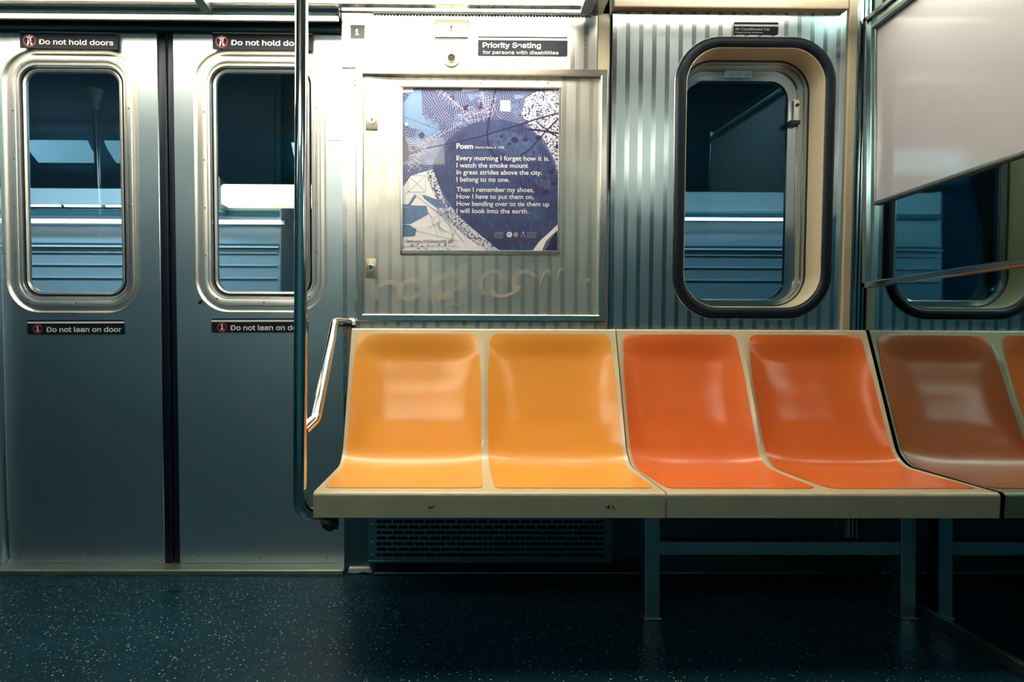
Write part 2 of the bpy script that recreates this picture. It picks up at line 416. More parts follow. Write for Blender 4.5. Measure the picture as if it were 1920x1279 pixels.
cx, cy = pw(375, 566, DW); b = B(); poly(b, [(cx - .010, cy - .006), (cx + .004, cy - .008), (cx + .010, cy + .002), (cx + .004, cy + .007), (cx - .003, cy + .003)], DW - .001, DW + .0006); obj('paint_chip', b, M['black'], d2, label='black chipped spot')
obj('panel_seam', box(B(), pu(613, 263, DW), pu(641, 263, DW), pv(626, 263.8, DW), pv(626, 262.6, DW), DW - .001, DW + .0004), M['dull'], d2)
XD = pu(6, 560, DW)
struct('wall_back.002', box(B(), XL, XD - .012, 0, pv(0, 38), -.05, .002, .004), M['door'], frame=WALL, org=(XD, 0, 0), label='steel wall at the left edge beside the left door leaf', cat='wall')
trim(8, box(B(), XD - .03, U0 + .004, 0, .019, -.075, .025, .004), M['alu'], org=(-.9, 0, 0), label='worn aluminium sill under the sliding doors')
b = box(B(), XL, U0 - .001, pv(300, 62, DW), pv(300, 36) + .02, DW - .002, DW + .012); trim(9, b, plain('header_shade_paint', (.02, .055, .065), .5, spec=.3), org=(-.9, pv(300, 62), 0), label='dark recessed door track cover above the doors')  # dark colour holds the shade of the recess under the header
LW = .045; HV = pv(320, 37, LW)
b = box(B(), XL, U0 - .002, HV, pv(320, 26, LW), LW - .012, LW, .004)
trim(10, b, M['cream'], org=(-.9, HV, 0), label='pale header lip running above the doors')
b = box(B(), XL, U0 - .002, pv(320, 24, .042), pv(320, 4, .042), -.02, .042, .003); hinge(b, -2.0, U0 - .01, pv(320, 24.5, .046), .045, .003)
trim(11, b, plain('dark_fascia_paint', (.035, .085, .09), .5, spec=.3), org=(-.9, HV + .02, 0), label='dark hinged fascia above the door header')

# ------------------------------------------------------------------ light fixtures
def fixture(label, x0, x1, pts, bars, mat, group, width=.03):
    """pts: (Y, z) of the diffuser's cross section"""
    f = thing('light_fixture', label, 'light', IDENT, ((x0 + x1) / 2, pts[0][0], pts[0][1]), group)
    b = B(); prev = None
    for Y, z in pts:
        cur = (b.verts.new((x0, Y, z)), b.verts.new((x1, Y, z)))
        if prev: b.faces.new((prev[0], prev[1], cur[1], cur[0]))
        prev = cur
    bmesh.ops.solidify(b, geom=b.faces[:], thickness=.004)
    obj('diffuser', b, mat, f, smooth=60)
    for X in bars:
        b = B(); n = len(pts)
        for k in range(n - 1):
            (Ya, za), (Yb, zb) = pts[k], pts[k + 1]
            d = Vector((0, Yb - Ya, zb - za)).normalized(); nn = Vector((0, d.z, -d.y)) * (-1 if pts[0][0] > pts[-1][0] else 1)
            if nn.z > 0: nn = -nn
            A = Vector((0, Ya, za)); Bb = Vector((0, Yb, zb)); q = []
            for s in (-1, 1):
                for p in (A, Bb):
                    for h in (-.004, .032): q.append(p + nn * h + Vector((X + s * width / 2, 0, 0)))
            vs = [b.verts.new(p) for p in q]
            for fq in ((0,1,3,2),(4,6,7,5),(0,4,5,1),(2,3,7,6),(0,2,6,4),(1,5,7,3)): b.faces.new([vs[i] for i in fq])
        obj('divider_bar', b, M['dull'], f)
    b = box(B(), x0, x1, pts[0][0] - .012, pts[0][0] + .012, pts[0][1] - .010, pts[0][1] + .006, .002); obj('edge_trim', b, M['frame'], f)
    return f
xa, za = pY(800, 10, 1.915)
LP = [(1.915, za + .006), (1.80, za + .014), (1.66, za + .028), (1.56, za + .062), (1.53, za + .27)]
XB = pY(372, 5, 1.90)[0]
M['lampsoft'] = emit('lit_diffuser_soft', WARM, 5.5)
fixture('long lit ceiling light above the poster and the right door leaf', XB + .02, pY(1104, 10, 1.915)[0], LP, [XB + .02, pY(1104, 10, 1.9)[0] - .01], M['lamp'], None)
fixture('lit ceiling light above the left door leaf', -1.75, XB - .005, LP, [], M['lampsoft'], None)
q0, q1 = pY(1108, 10, 1.9)[0], pY(1137, 10, 1.9)[0]
trim(13, box(B(), q0, q1, 1.56, 1.955, za - .006, 2.24, .003), M['post'], frame=IDENT, org=(q0, 1.9, 2.0), label='dark steel end plate of the ceiling light beside the beige header')
b = box(B(), q0 - .004, q0 + .008, 1.56, 1.93, za - .012, za + .02, .002)
trim(14, b, M['cream'], frame=IDENT, org=(q0, 1.9, 2.0), label='pale lip on the end plate of the ceiling light')
fixture('lit ceiling light above the beige header by the end wall', .56, 1.30, [(1.79, 1.985), (1.73, 2.0), (1.66, 2.04), (1.58, 2.10), (1.54, 2.20)], [], M['lamp'], None)
M['lampmid'] = emit('lit_diffuser_strong', WARM, 10.5)
M['lampdim'] = emit('lit_diffuser_cool', COOL, 2.2)
def far(label, x0, x1, mat='lampfar', drop=0.0): fixture(label, x0, x1, [(-.52, 1.98 + drop), (-.46, 2.02 + drop), (-.40, 2.08 + drop * .5), (-.36, 2.14 + drop * .2)], [], M[mat], None)
far('lit ceiling light on the opposite side facing the left door', -3.3, -2.82, 'lampdim', .03)
far('lit ceiling light on the opposite side facing the door seam', -2.70, -2.30, 'lampdim', .03)
far('lit ceiling light on the opposite side facing the poster', -1.30, -.15, 'lampmid')
far('lit ceiling light on the opposite side nearest the end wall', 1.15, 1.34)

# ------------------------------------------------------------------ side window
wn = thing('window_1', 'deep rounded side window with black rubber surround', 'window', WALL, (WCX, WCY - WB, 0), kind='structure')
obj('rubber_gasket', ring(B(), WCX, WCY, WA + .037, WB + .037, WR + .030, [(0, .003), (.002, .012), (.010, .017), (.026, .017), (.034, .012), (.037, .004), (.037, -.004)], 16), M['rubber'], wn, smooth=50)
obj('bright_edge', ring(B(), WCX, WCY, WA + .040, WB + .040, WR + .033, [(0, .004), (.001, .0065), (.003, .0065), (.004, .004)], 16), M['frame'], wn)
obj('moulding', ring(B(), WCX, WCY, WA + .002, WB + .002, WR, [(0, .008), (.003, .009), (.005, .004), (.009, -.074)], 16), M['reveal'], wn, smooth=30)
obj('rubber_seal', ring(B(), WCX, WCY, WA - .006, WB - .006, WR - .01, [(0, -.070), (.004, -.071), (.007, -.076)], 16), M['rubber'], wn, smooth=30)
ws = obj('sash_frame', ring(B(), WCX, WCY, WA - .011, WB - .011, WR - .015, [(0, -.074), (.010, -.074), (.011, -.080), (.016, -.080), (.017, -.076), (.021, -.076, -.010, -.008), (.022, -.084, -.010, -.008), (.041, -.086, -.022, -.020), (.043, -.098, -.022, -.020)], 16), M['post'], wn, smooth=30)
b = B(); plate(b, rr(WCX - .022, WCY - .020, WA - .050, WB - .050, WR - .05, 12), [], -.096, -.093); obj('glass_pane', b, M['glassb'], wn)
lx, ly = pw(1385, 139, -.08)
obj('hinge_plate', box(B(), lx - .047, lx + .047, ly - .014, ly + .016, -.084, -.078, .002), M['leg'], wn)
for k in (-.028, 0, .028): obj('screw', screw_bm(lx + k, ly - .002, -.078, .005), M['screw'], wn)
lx, ly = pw(1489, 213, -.075)
lt = obj('window_latch', box(B(), lx - .010, lx + .012, ly - .03, ly + .045, -.084, -.062, .003), M['frame'], wn)
obj('latch_hook', box(B(), lx - .022, lx + .014, ly - .042, ly - .028, -.084, -.058, .002), M['black'], lt)
b = B(); disc(b, lx + .003, ly + .025, .006, -.062, -.0595); obj('latch_hole', b, M['keyhole'], lt)

# ------------------------------------------------------------------ cabinet door with poster
cu0, cu1 = pu(667, 340, .02), pu(1138, 340, .02); cv0, cv1 = pv(900, 603, .02), pv(900, 128, .02)
cab = thing('access_cabinet', 'stainless steel wall cabinet door that frames the poem poster', 'cabinet', WALL, ((cu0 + cu1) / 2, cv0, 0))
iu0, iu1, iv0, iv1 = pu(681, 340, .012), pu(1126, 340, .012), pv(900, 591, .012), pv(900, 141, .012)
def miter(bm, x0, x1, y0, y1, i, w0, w1, bevel=.0):
    o = rect(x0, x1, y0, y1); n = [(x0 + i, y0 + i), (x1 - i, y0 + i), (x1 - i, y1 - i), (x0 + i, y1 - i)]
    prof = [(o, w0), (o, w1 - bevel)]
    if bevel: prof.append(([(a[0] + bevel * sx, a[1] + bevel * sy) for a, (sx, sy) in zip(o, ((1, 1), (-1, 1), (-1, -1), (1, -1)))], w1)); prof.append(([(a[0] - bevel * sx, a[1] - bevel * sy) for a, (sx, sy) in zip(n, ((1, 1), (-1, 1), (-1, -1), (1, -1)))], w1))
    prof += [(n, w1 - bevel), (n, w0)]
    loops = [[bm.verts.new((p[0], p[1], wv)) for p in lp] for lp, wv in prof]
    for A, Bq in zip(loops, loops[1:]):
        for k in range(4): bm.faces.new((A[k], A[(k+1) % 4], Bq[(k+1) % 4], Bq[k]))
    return bm
obj('cabinet_frame', miter(B(), cu0, cu1, cv0, cv1, iu0 - cu0, .0, .022, .003), M['frame'], cab)
# slightly oil-canned sheet
b = B(); nx, ny = 40, 40; g = []
for j in range(ny + 1):
    row = []
    for i in range(nx + 1):
        s, q = i / nx, j / ny
        bow = .0035 * math.exp(-((s - .02) / .05) ** 2) - .002 * math.exp(-((s - .18) / .1) ** 2) + .003 * math.sin(math.pi * q) * math.sin(math.pi * s)
        row.append(b.verts.new((iu0 - .002 + (iu1 - iu0 + .004) * s, iv0 - .002 + (iv1 - iv0 + .004) * q, .006 + bow)))
    g.append(row)
for j in range(ny):
    for i in range(nx): b.faces.new((g[j][i], g[j][i+1], g[j+1][i+1], g[j+1][i]))
cs = obj('cabinet_door', b, M['cab'], cab, smooth=60)
for yy in (150, 575):
    hx, hy = pw(667, yy, .015); b = B()
    for k in range(5): tube(b, [(hx - .002, hy - .018 + .008 * k, .016), (hx - .002, hy - .0115 + .008 * k, .016)], .0045, 10)
    obj('hinge', b, M['lock'], cab)
for (x0, x1, y0, y1, kx, ky) in ((686, 708, 208, 244, 697, 226), (685, 706, 485, 521, 695, 502)):
    a0, a1 = pu(x0, 340, .012), pu(x1, 340, .012); c0, c1 = pv(kx, y1, .012), pv(kx, y0, .012); kx, ky = pw(kx, ky, .016)
    pl = obj('lock_plate', box(B(), a0, a1, c0, c1, .006, .014, .003), M['lock'], cab, smooth=40)
    b = B(); lathe(b, kx, ky, [(.012, .013), (.0125, .016), (.011, .018), (.002, .018)]); obj('lock_cylinder', b, M['frame'], pl, smooth=40)
    b = B(); poly(b, [(kx - .0015, ky - .007), (kx + .002, ky - .007), (kx + .0015, ky - .001), (kx + .0035, ky + .004), (kx + .001, ky + .008), (kx - .0025, ky + .006), (kx - .001, ky + .001)], .018, .0184); obj('key_slot', b, M['keyhole'], pl)
# scratched swirls
sc_m = plain('scratched_steel', (.86, .80, .64), .5, .35)
b = B()
def swirl(cx, cy, rx, ry, a0, a1, k, rot=0):
    for q in range(k):
        f = 1 - .055 * q; pts = []; j0 = a0 + random.uniform(-.2, .2); j1 = a1 + random.uniform(-.3, .3)
        for s in range(15):
            t_ = j0 + (j1 - j0) * s / 14; x = rx * f * math.cos(t_); y = ry * f * math.sin(t_)
            pts.append(pw(cx + x * math.cos(rot) - y * math.sin(rot), cy + x * math.sin(rot) + y * math.cos(rot), .01))
        strip(b, pts, .0010, .0098, .0101)
swirl(728, 548, 30, 22, 2.8, 7.0, 7, -.2); swirl(768, 543, 26, 20, 1.0, 6.4, 8, -.5); swirl(838, 535, 40, 24, 1.5, 7.4, 9, -.4); swirl(922, 532, 24, 28, 1.8, 5.6, 6, .3)
swirl(948, 540, 30, 16, .2, 3.4, 6, -.3); swirl(985, 530, 26, 24, 2.4, 5.6, 6, .1); swirl(1022, 528, 9, 24, 3.0, 5.4, 4, .3); swirl(1050, 524, 7, 22, 3.0, 5.2, 4, .2); swirl(1088, 535, 6, 20, 3.2, 5.2, 3, .2); swirl(1100, 540, 5, 18, 3.2, 5.4, 3, .2)
swirl(806, 576, 10, 16, -1.4, .4, 3); swirl(850, 576, 14, 6, 3.2, 6.2, 3)
obj('scratch_marks', b, sc_m, cab)

# poster frame and poster
fx0, fx1, fy0, fy1 = pu(750, 330, .016), pu(1050, 330, .016), pv(900, 477, .016), pv(900, 153, .016)
px0, px1, py0, py1 = pu(755, 330, .013), pu(1047, 330, .013), pv(900, 470.5, .013), pv(900, 165.5, .013)
b = B()
box(b, fx0, px0 + .002, fy0, fy1, .009, .019, .002); box(b, px1 - .002, fx1, fy0, fy1, .009, .019, .002); box(b, fx0, fx1, fy0, py0 + .002, .009, .019, .002)
pf = obj('poster_frame', b, M['frame'], cab)
tr = obj('poster_top_rail', box(B(), fx0 - .002, fx1 + .002, py1 - .001, fy1, .009, .022, .004), M['cream'], cab, label='pale top rail of the poster frame')
for xx in (775, 901, 1028): obj('screw', screw_bm(*pw(xx, 156, .02), .0218, .004), M['screw'], tr)

def poster_mat():
    t = NT('poster_hatched_print').set(Roughness=.35, Coat_Weight=.3)
    v = t.n('ShaderNodeTexVoronoi'); v.inputs['Scale'].default_value = 26; t.l(t.coord(), v.inputs['Vector'])
    sc = t.n('ShaderNodeSeparateColor'); t.l(v.outputs['Color'], sc.inputs[0]); xyz = t.sep()
    ang = t.math('MULTIPLY', sc.outputs[0], 6.28)
    ph = t.math('ADD', t.math('MULTIPLY', xyz[0], t.math('COSINE', ang)), t.math('MULTIPLY', xyz[1], t.math('SINE', ang)))
    ln = t.math('GREATER_THAN', t.math('SINE', t.math('MULTIPLY', ph, 850)), .15)
    base = t.mix(sc.outputs[1], (.17, .22, .42), (.25, .29, .46))
    c = t.mix(ln, base, (.055, .055, .16))
    sp = t.noise(9, 5, .6); c = t.mix(t.ramp(sp, [(.54, (0, 0, 0)), (.62, (1, 1, 1))]), c, (.20, .33, .60))
    t.l(c, t.b.inputs['Base Color']); return t.m
def fibre_mat(name, a, c, sc=60, stretch=(3, .5, 1)):
    t = NT(name).set(Roughness=.35, Coat_Weight=.3); n1 = t.noise(sc, 5, .7, stretch=stretch); n2 = t.noise(6, 4, .6)
    k = t.math('ADD', t.math('MULTIPLY', n1, .6), t.math('MULTIPLY', n2, .7)); t.l(t.mix(t.ramp(k, [(.5, (0, 0, 0)), (.85, (1, 1, 1))]), a, c), t.b.inputs['Base Color']); return t.m
def speck_mat(name, a, c, sc=160, th=.55):
    t = NT(name).set(Roughness=.4, Coat_Weight=.3); n1 = t.noise(sc, 3, .6); t.l(t.mix(t.ramp(n1, [(th - .02, (0, 0, 0)), (th + .02, (1, 1, 1))]), a, c), t.b.inputs['Base Color']); return t.m
ink = plain('poster_purple_ink', (.040, .028, .105), .4, 0, .3); wht = plain('poster_white', (.92, .93, .97), .4, 0, .3); blu = plain('poster_blue_ink', (.13, .22, .44), .4, 0, .3)
lav = plain('poster_pale_line', (.66, .66, .82), .4, 0, .3)
po = thing('poster', 'blue and white abstract poster printed with a short poem', 'poster', WALL, ((px0 + px1) / 2, py0, .0115))
PW = .0125
def P(x, y): return pw(x, y, .013)
def clampP(p): return (min(max(p[0], px0), px1), min(max(p[1], py0), py1))
PB = B(); PM = [poster_mat()]
box(PB, px0, px1, py0, py1, .0110, PW)
def addp(b, mat):
    if mat not in PM: PM.append(mat)
    for f in b.faces: f.material_index = PM.index(mat)
    me = bpy.data.meshes.new('t'); b.to_mesh(me); b.free(); PB.from_mesh(me); bpy.data.meshes.remove(me)
def shp(name, plist, mat, wv, h=.0001):
    b = B()
    for pl in plist: poly(b, [clampP(P(*q)) for q in pl], PW + wv, PW + wv + h)
    addp(b, mat)
shp('white_ground', [[(754, 352), (770, 330), (796, 322), (812, 340), (830, 372), (862, 408), (905, 445), (950, 471), (754, 471)], [(754, 165), (775, 165), (775, 173), (754, 173)], [(867, 165), (898, 165), (897, 170), (867, 171)], [(938, 188), (957, 188), (957, 209), (938, 208)]], wht, .0001)
shp('speckled_ground', [[(985, 185), (1003, 172), (1047, 167), (1047, 330), (1040, 300), (1020, 262), (1000, 245), (978, 215)], [(796, 322), (812, 318), (832, 372), (864, 410), (905, 446), (950, 471), (915, 471), (880, 448), (852, 425), (822, 385)]], speck_mat('poster_speckle', (.72, .76, .86), (.05, .05, .15), 150, .54), .0002)
shp('pale_blue_ground', [[(777, 168), (790, 168), (792, 215), (802, 232), (795, 245), (770, 240), (755, 228), (755, 195)], [(963, 178), (982, 178), (980, 184), (966, 186)]], plain('poster_pale_blue', (.20, .33, .56), .4, 0, .3), .0002)
shp('blue_shapes', [[(754, 390), (800, 388), (803, 402), (770, 420), (754, 420)], [(754, 420), (768, 422), (781, 430), (778, 443), (754, 444)], [(793, 365), (830, 378), (838, 390), (820, 390), (795, 372)], [(754, 383), (765, 383), (777, 365), (781, 368), (770, 385), (800, 386), (800, 389), (754, 389)]], fibre_mat('poster_blue_wash', (.10, .17, .36), (.20, .32, .52), 40), .0003)
def smooth_closed(pts, n=6):
    out = []; m = len(pts)
    for i in range(m):
        p0, p1, p2, p3 = (Vector(pts[(i + k - 1) % m]) for k in range(4))
        for s in range(n):
            t_ = s / n
            out.append(tuple(.5 * ((2 * p1) + (p2 - p0) * t_ + (2*p0 - 5*p1 + 4*p2 - p3) * t_**2 + (3*p1 - p0 - 3*p2 + p3) * t_**3)))
    return out
blob = smooth_closed([(812, 312), (822, 287), (848, 255), (885, 232), (930, 224), (972, 232), (1002, 250), (1028, 285), (1041, 320), (1049, 368), (1050, 412), (1030, 440), (1003, 472), (948, 474), (905, 444), (865, 408), (834, 366), (818, 334)])
shp('dark_blob', [blob], fibre_mat('poster_navy_wash', (.045, .035, .125), (.085, .155, .33), 55), .0004)
shp('blob_lighter_side', [smooth_closed([(905, 252), (950, 245), (990, 262), (1018, 295), (1030, 330), (1030, 360), (1000, 340), (960, 300), (925, 275)])], fibre_mat('poster_blue_patch', (.05, .05, .15), (.12, .22, .42), 70, (1, 1, 1)), .0005)
shp('dark_shapes', [[(754, 252), (763, 266), (768, 285), (765, 300), (754, 305)], [(1047, 432), (1034, 446), (1022, 472), (1047, 472)], [(784, 252), (792, 247), (797, 254), (792, 262), (786, 258)], [(842, 180), (852, 180), (851, 188), (845, 190)], [(868, 200), (878, 196), (876, 207), (870, 208)], [(897, 196), (903, 192), (905, 202), (898, 206)]] + [smooth_closed([(x - r, y), (x, y - r * .7), (x + r, y), (x, y + r * .8)], 3) for x, y, r in ((965, 262, 8), (1023, 360, 7), (1034, 322, 6), (940, 256, 4), (955, 270, 4), (1038, 345, 5), (985, 262, 5), (1010, 258, 7), (775, 277, 4), (1046, 275, 5))], ink, .0006)
shp('white_band', [[(1047, 420), (1030, 436), (1012, 452), (998, 472), (1016, 472), (1024, 452), (1036, 440), (1047, 431)]], wht, .0006)
def curve2(pts, n=8):
    V = [Vector(p) for p in pts]; out = []
    for i in range(len(V) - 1):
        p0, p1, p2, p3 = V[max(i-1, 0)], V[i], V[i+1], V[min(i+2, len(V)-1)]
        for s in range(n):
            t_ = s / n; out.append(tuple(.5 * ((2*p1) + (p2-p0)*t_ + (2*p0-5*p1+4*p2-p3)*t_**2 + (3*p1-p0-3*p2+p3)*t_**3)))
    out.append(tuple(V[-1])); return out
def lines(name, ll, mat, wd, wv):
    b = B()
    for l in ll:
        k = wd
        if isinstance(l[0], (int, float)): k, l = l[0], l[1]
        strip(b, [clampP(P(*q)) for q in l], k, PW + wv, PW + wv + .0001)
    addp(b, mat)
lines('dark_arcs', [(.0065, curve2([(930, 166), (922, 200), (915, 235), (914, 262), (922, 285), (938, 303)])), (.0045, curve2([(768, 288), (800, 277), (850, 268), (900, 256), (960, 238), (1010, 222), (1047, 212)])), (.005, curve2([(1047, 222), (1020, 250), (995, 278), (975, 292)])), (.004, curve2([(1005, 228), (1028, 245), (1047, 258)])), (.006, curve2([(990, 242), (1015, 245), (1047, 250)]))], ink, .004, .0007)
lines('thin_lines', [curve2([(755, 218), (790, 230), (820, 243)]), [(938, 188), (960, 211)], [(957, 188), (936, 210)], [(765, 329), (798, 329)], [(765, 329), (765, 360)], [(798, 329), (798, 359)], [(765, 360), (798, 360)], [(765, 329), (798, 359)], [(798, 329), (760, 365)], curve2([(775, 362), (810, 390), (850, 420), (900, 462)]), curve2([(790, 366), (830, 400), (880, 440)]), [(770, 430), (860, 452), (850, 462)], [(754, 462), (860, 462)], [(860, 420), (840, 460)], [(818, 400), (835, 372)], [(825, 410), (822, 436)], curve2([(830, 392), (822, 415), (830, 440)]), [(980, 202), (1047, 208)], curve2([(1047, 178), (1025, 200), (1012, 218)])] + [[(800 + random.uniform(0, 60), 385 + random.uniform(0, 45)), (820 + random.uniform(0, 60), 395 + random.uniform(0, 60))] for _ in range(16)], blu, .0009, .0008)
net = []
def road(a, c, n, ln, wob=2):
    net.append((.0012, curve2([a, ((a[0]+c[0])/2 + random.uniform(-wob, wob), (a[1]+c[1])/2 + random.uniform(-wob, wob)), c], 5)))
    d = Vector((c[0]-a[0], c[1]-a[1])); d.normalize(); nn = Vector((-d.y, d.x))
    for i in range(n):
        f = (i + random.uniform(.2, .8)) / n; x, y = a[0] + (c[0]-a[0]) * f, a[1] + (c[1]-a[1]) * f; l1, l2 = random.uniform(.2, 1) * ln, random.uniform(.2, 1) * ln
        net.append((.0011, [(x - nn.x*l1, y - nn.y*l1), (x + nn.x*l2, y + nn.y*l2)]))
road((818, 169), (868, 205), 9, 9); road((868, 205), (874, 215), 2, 8); road((825, 168), (860, 200), 6, 7); road((860, 216), (925, 208), 10, 12); road((870, 224), (930, 196), 9, 12); road((895, 190), (932, 184), 6, 10); road((903, 170), (916, 220), 8, 12); road((880, 200), (884, 222), 3, 9); road((858, 214), (884, 232), 4, 6); road((873, 226), (908, 222), 5, 8)
road((784, 276), (866, 230), 16, 7, 1); road((790, 270), (826, 246), 5, 5, 1); road((768, 292), (800, 286), 5, 9); road((764, 312), (800, 275), 7, 8); road((765, 322), (792, 285), 6, 9); road((768, 302), (790, 318), 4, 8)
lines('street_lines', net, lav, .0012, .0009)
b = B()
for _ in range(26):
    x, y = random.uniform(757, 850), random.uniform(457, 469); r = random.uniform(.4, 1.5); disc(b, *P(x, y), r * .0018, PW + .0009, PW + .0010, 6)
for _ in range(60):
    x = random.uniform(985, 1046); y = random.uniform(180, 330); r = random.uniform(.5, 1.7); disc(b, *P(x, y), r * .0018, PW + .0009, PW + .0010, 6)
addp(b, ink)
b = B(); disc(b, *P(762, 233), .0055, PW + .0010, PW + .0011); addp(b, wht); obj('printed_sheet', PB, PM, po)
b = B()
cap = pv(900, 291, .013) - pv(900, 300, .013)
for s, x1, y in (('Every morning I forget how it is.', 1030, 300.5), ('I watch the smoke mount', 990, 314), ('In great strides above the city.', 1016, 327), ('I belong to no one.', 955, 340.5), ('Then I remember my shoes,', 1001, 359.5), ('How I have to put them on,', 1001, 372.5), ('How bending over to tie them up', 1030, 386), ('I will look into the earth.', 991, 399.5)):
    b = B(); text(b, s, P(856, y)[0], P(x1, y)[0], P(856, y)[1], cap, PW + .0011, PW + .0013, .012); obj('verse_line', b, wht, po)
b = B(); text(b, 'Poem', P(856, 279)[0], P(887, 279)[0], P(856, 279)[1], cap * 1.15, PW + .0011, PW + .0013, .02); obj('poem_title', b, wht, po)
b = B(); text(b, 'Charles Simic, b. 1938', P(890, 278.5)[0], P(945, 278)[0], P(890, 278.5)[1], cap * .5, PW + .0011, PW + .0013)
obj('byline', b, wht, po)
b = B(); text(b, 'Derek Lerner, AVEXXXandomDIES, 2005', P(762, 454)[0], P(850, 454)[0], P(762, 454)[1], cap * .52, PW + .0011, PW + .0013, .01); obj('credit_line', b, ink, po)
b = B(); lx, ly = P(955, 440)
lathe(b, lx, ly, [(.0095, PW + .0010), (.0095, PW + .0013)], 20); lo_ = obj('round_logo', b, wht, po)
b = B(); box(b, lx - .004, lx - .0022, ly - .005, ly + .004, PW + .0013, PW + .0015); box(b, lx - .0005, lx + .001, ly - .005, ly + .003, PW + .0013, PW + .0015); box(b, lx - .0095, lx + .004, ly + .0025, ly + .004, PW + .0013, PW + .0015); obj('logo_mark', b, blu, lo_)
b = B(); disc(b, *P(967, 440), .009, PW + .0010, PW + .0013); obj('round_logo', b, plain('poster_tan', (.40, .30, .30), .5), po, label='small tan round logo')
b = B(); strip(b, [P(977, 445), P(981, 436), P(985, 445)], .002, PW + .001, PW + .0013); disc(b, *P(981, 436), .003, PW + .001, PW + .0013)
obj('small_mark', b, lav, po)
for r_ in range(3):
    b = B(); text(b, ('Poetry in', 'motion and', 'the arts')[r_], P(988, 437)[0], P(1005, 437)[0], P(988, 438 + 4 * r_)[1], cap * .3, PW + .001, PW + .0013); obj('small_print', b, lav, po)
    b = B(); text(b, ('a poem', 'for the', 'city')[r_], P(926, 437)[0], P(943, 437)[0], P(926, 438 + 4 * r_)[1], cap * .3, PW + .001, PW + .0013); obj('small_print', b, lav, po)


# ------------------------------------------------------------------ signs
def sign(name, label, x0, x1, y0, y1, d, band, lines_, icon=None, slope=0.0, group=None, frame_d=None, bandcol='white'):
    """a black sign plate: band = (y0, y1) of its stripe, lines_ = (text, x0, x1, base y, cap px, bold)"""
    a0, a1 = pu(x0, (y0 + y1) / 2, d), pu(x1, (y0 + y1) / 2, d); c0, c1 = pv((x0 + x1) / 2, y1, d), pv((x0 + x1) / 2, y0, d)
    cx, cy = (a0 + a1) / 2, (c0 + c1) / 2
    fr = WALL @ Matrix.Translation((cx, cy, d)) @ Matrix.Rotation(slope, 4, 'Z')
    s = thing(name, label, 'sign', fr, (0, 0, 0), group)
    X = lambda q: pu(q, (y0 + y1) / 2, d) - cx
    Yv = lambda q: pv((x0 + x1) / 2, q, d) - cy
    b = B(); plate(b, rr(0, 0, (a1 - a0) / 2, (c1 - c0) / 2, .004, 4), [], 0, .0016); obj('sign_plate', b, M['signblack'], s)
    if band: obj('stripe', box(B(), a0 - cx, a1 - cx, Yv(band[1]), Yv(band[0]), .0014, .0019), M[bandcol], s)
    for tx, tx0, tx1, yb, cp, bo in lines_:
        b = B(); text(b, tx, X(tx0), X(tx1), Yv(yb), Yv(yb - cp) - Yv(yb), .0015, .0020, bo, sans=True)
        obj('lettering', b, M['white'], s, label='white words ' + tx)
    if icon:
        kind, ix, iy, ir = icon; x, y = X(ix), Yv(iy); r = X(ix + ir) - x
        b = B(); n = 28
        plate(b, [(x + r * math.cos(2*math.pi*k/n), y + r * math.sin(2*math.pi*k/n)) for k in range(n)], [[(x + r * .84 * math.cos(2*math.pi*k/n), y + r * .84 * math.sin(2*math.pi*k/n)) for k in range(n)]], .0015, .0021)
        strip(b, [(x - r * .6, y + r * .6), (x + r * .6, y - r * .6)], r * .16, .0017, .0022)
        ic = obj('prohibition_ring', b, M['signred'], s, label='red ring with a slash')
        b = B()
        if kind == 'hold':
            for sx in (-1, 1):
                poly(b, [(x + sx * r * q, y + r * w_) for q, w_ in ((.05, .55), (.45, .70), (.55, .55), (.25, .35), (.28, -.1), (.42, -.68), (.20, -.70), (.04, -.15))][::sx], .0015, .0019)
            disc(b, x, y + r * .72, r * .16, .0015, .0019, 12)
        else:
            disc(b, x + r * .02, y + r * .52, r * .17, .0015, .0019, 12)
            poly(b, [(x + r * q, y + r * w_) for q, w_ in ((-.18, .3), (.12, .34), (.22, -.05), (.14, -.12), (.30, -.66), (.12, -.66), (-.02, -.2), (-.18, -.66), (-.32, -.62), (-.16, -.05))], .0015, .0019)
        obj('figure', b, M['white'], ic)
    return s
sg = 'door warning signs'
sign('sign', 'black sign reading do not hold doors on the left door leaf', 38, 221, 62, 92, DW + .0125, (60, 63), [('Do not hold doors', 74, 213, 84, 13, .014)], ('hold', 56, 77.5, 12), -.008, bandcol='dull')
sign('sign', 'black sign reading do not hold doors on the right door leaf', 399, 586, 63.5, 94, DW + .0125, (61.5, 64), [('Do not hold doors', 434, 577, 85.5, 13.5, .014)], ('hold', 416, 79, 11.5), -.004, bandcol='dull')
sign('sign', 'black sign reading do not lean on door below the left door window', 52, 234, 600, 627, DW + .0005, (603, 606.5), [('Do not lean on door', 88, 228, 622.5, 13, .014)], ('lean', 71, 616.5, 8.8), .006)
sign('sign', 'black sign reading do not lean on door below the right door window', 397, 578, 597, 623.5, DW + .0005, (600, 603.5), [('Do not lean on door', 433, 572, 619, 13, .014)], ('lean', 416.5, 613.5, 9), .006)
sign('sign', 'black priority seating sign above the poster', 896, 1064, 69, 105, .0005, (72, 76), [('Priority Seating', 905, 1014, 90, 13, .012), ('for persons with disabilities', 905, 1047, 102, 8.5, 0)])
sign('sign', 'small black air conditioned car sign above the side window', 1376, 1459, 42, 65, .0045, (46.5, 50), [('Air Conditioned Car', 1378, 1443, 57.5, 6.5, 0), ('Please close windows', 1378, 1430, 63, 4.4, 0)])
x0, y0 = pw(657, 72, .004); x1, y1 = pw(684, 47, .004)
t = thing('number_plate', 'small grey number one plate high beside the door', 'sign', WALL, ((x0 + x1) / 2, y0, .0035))
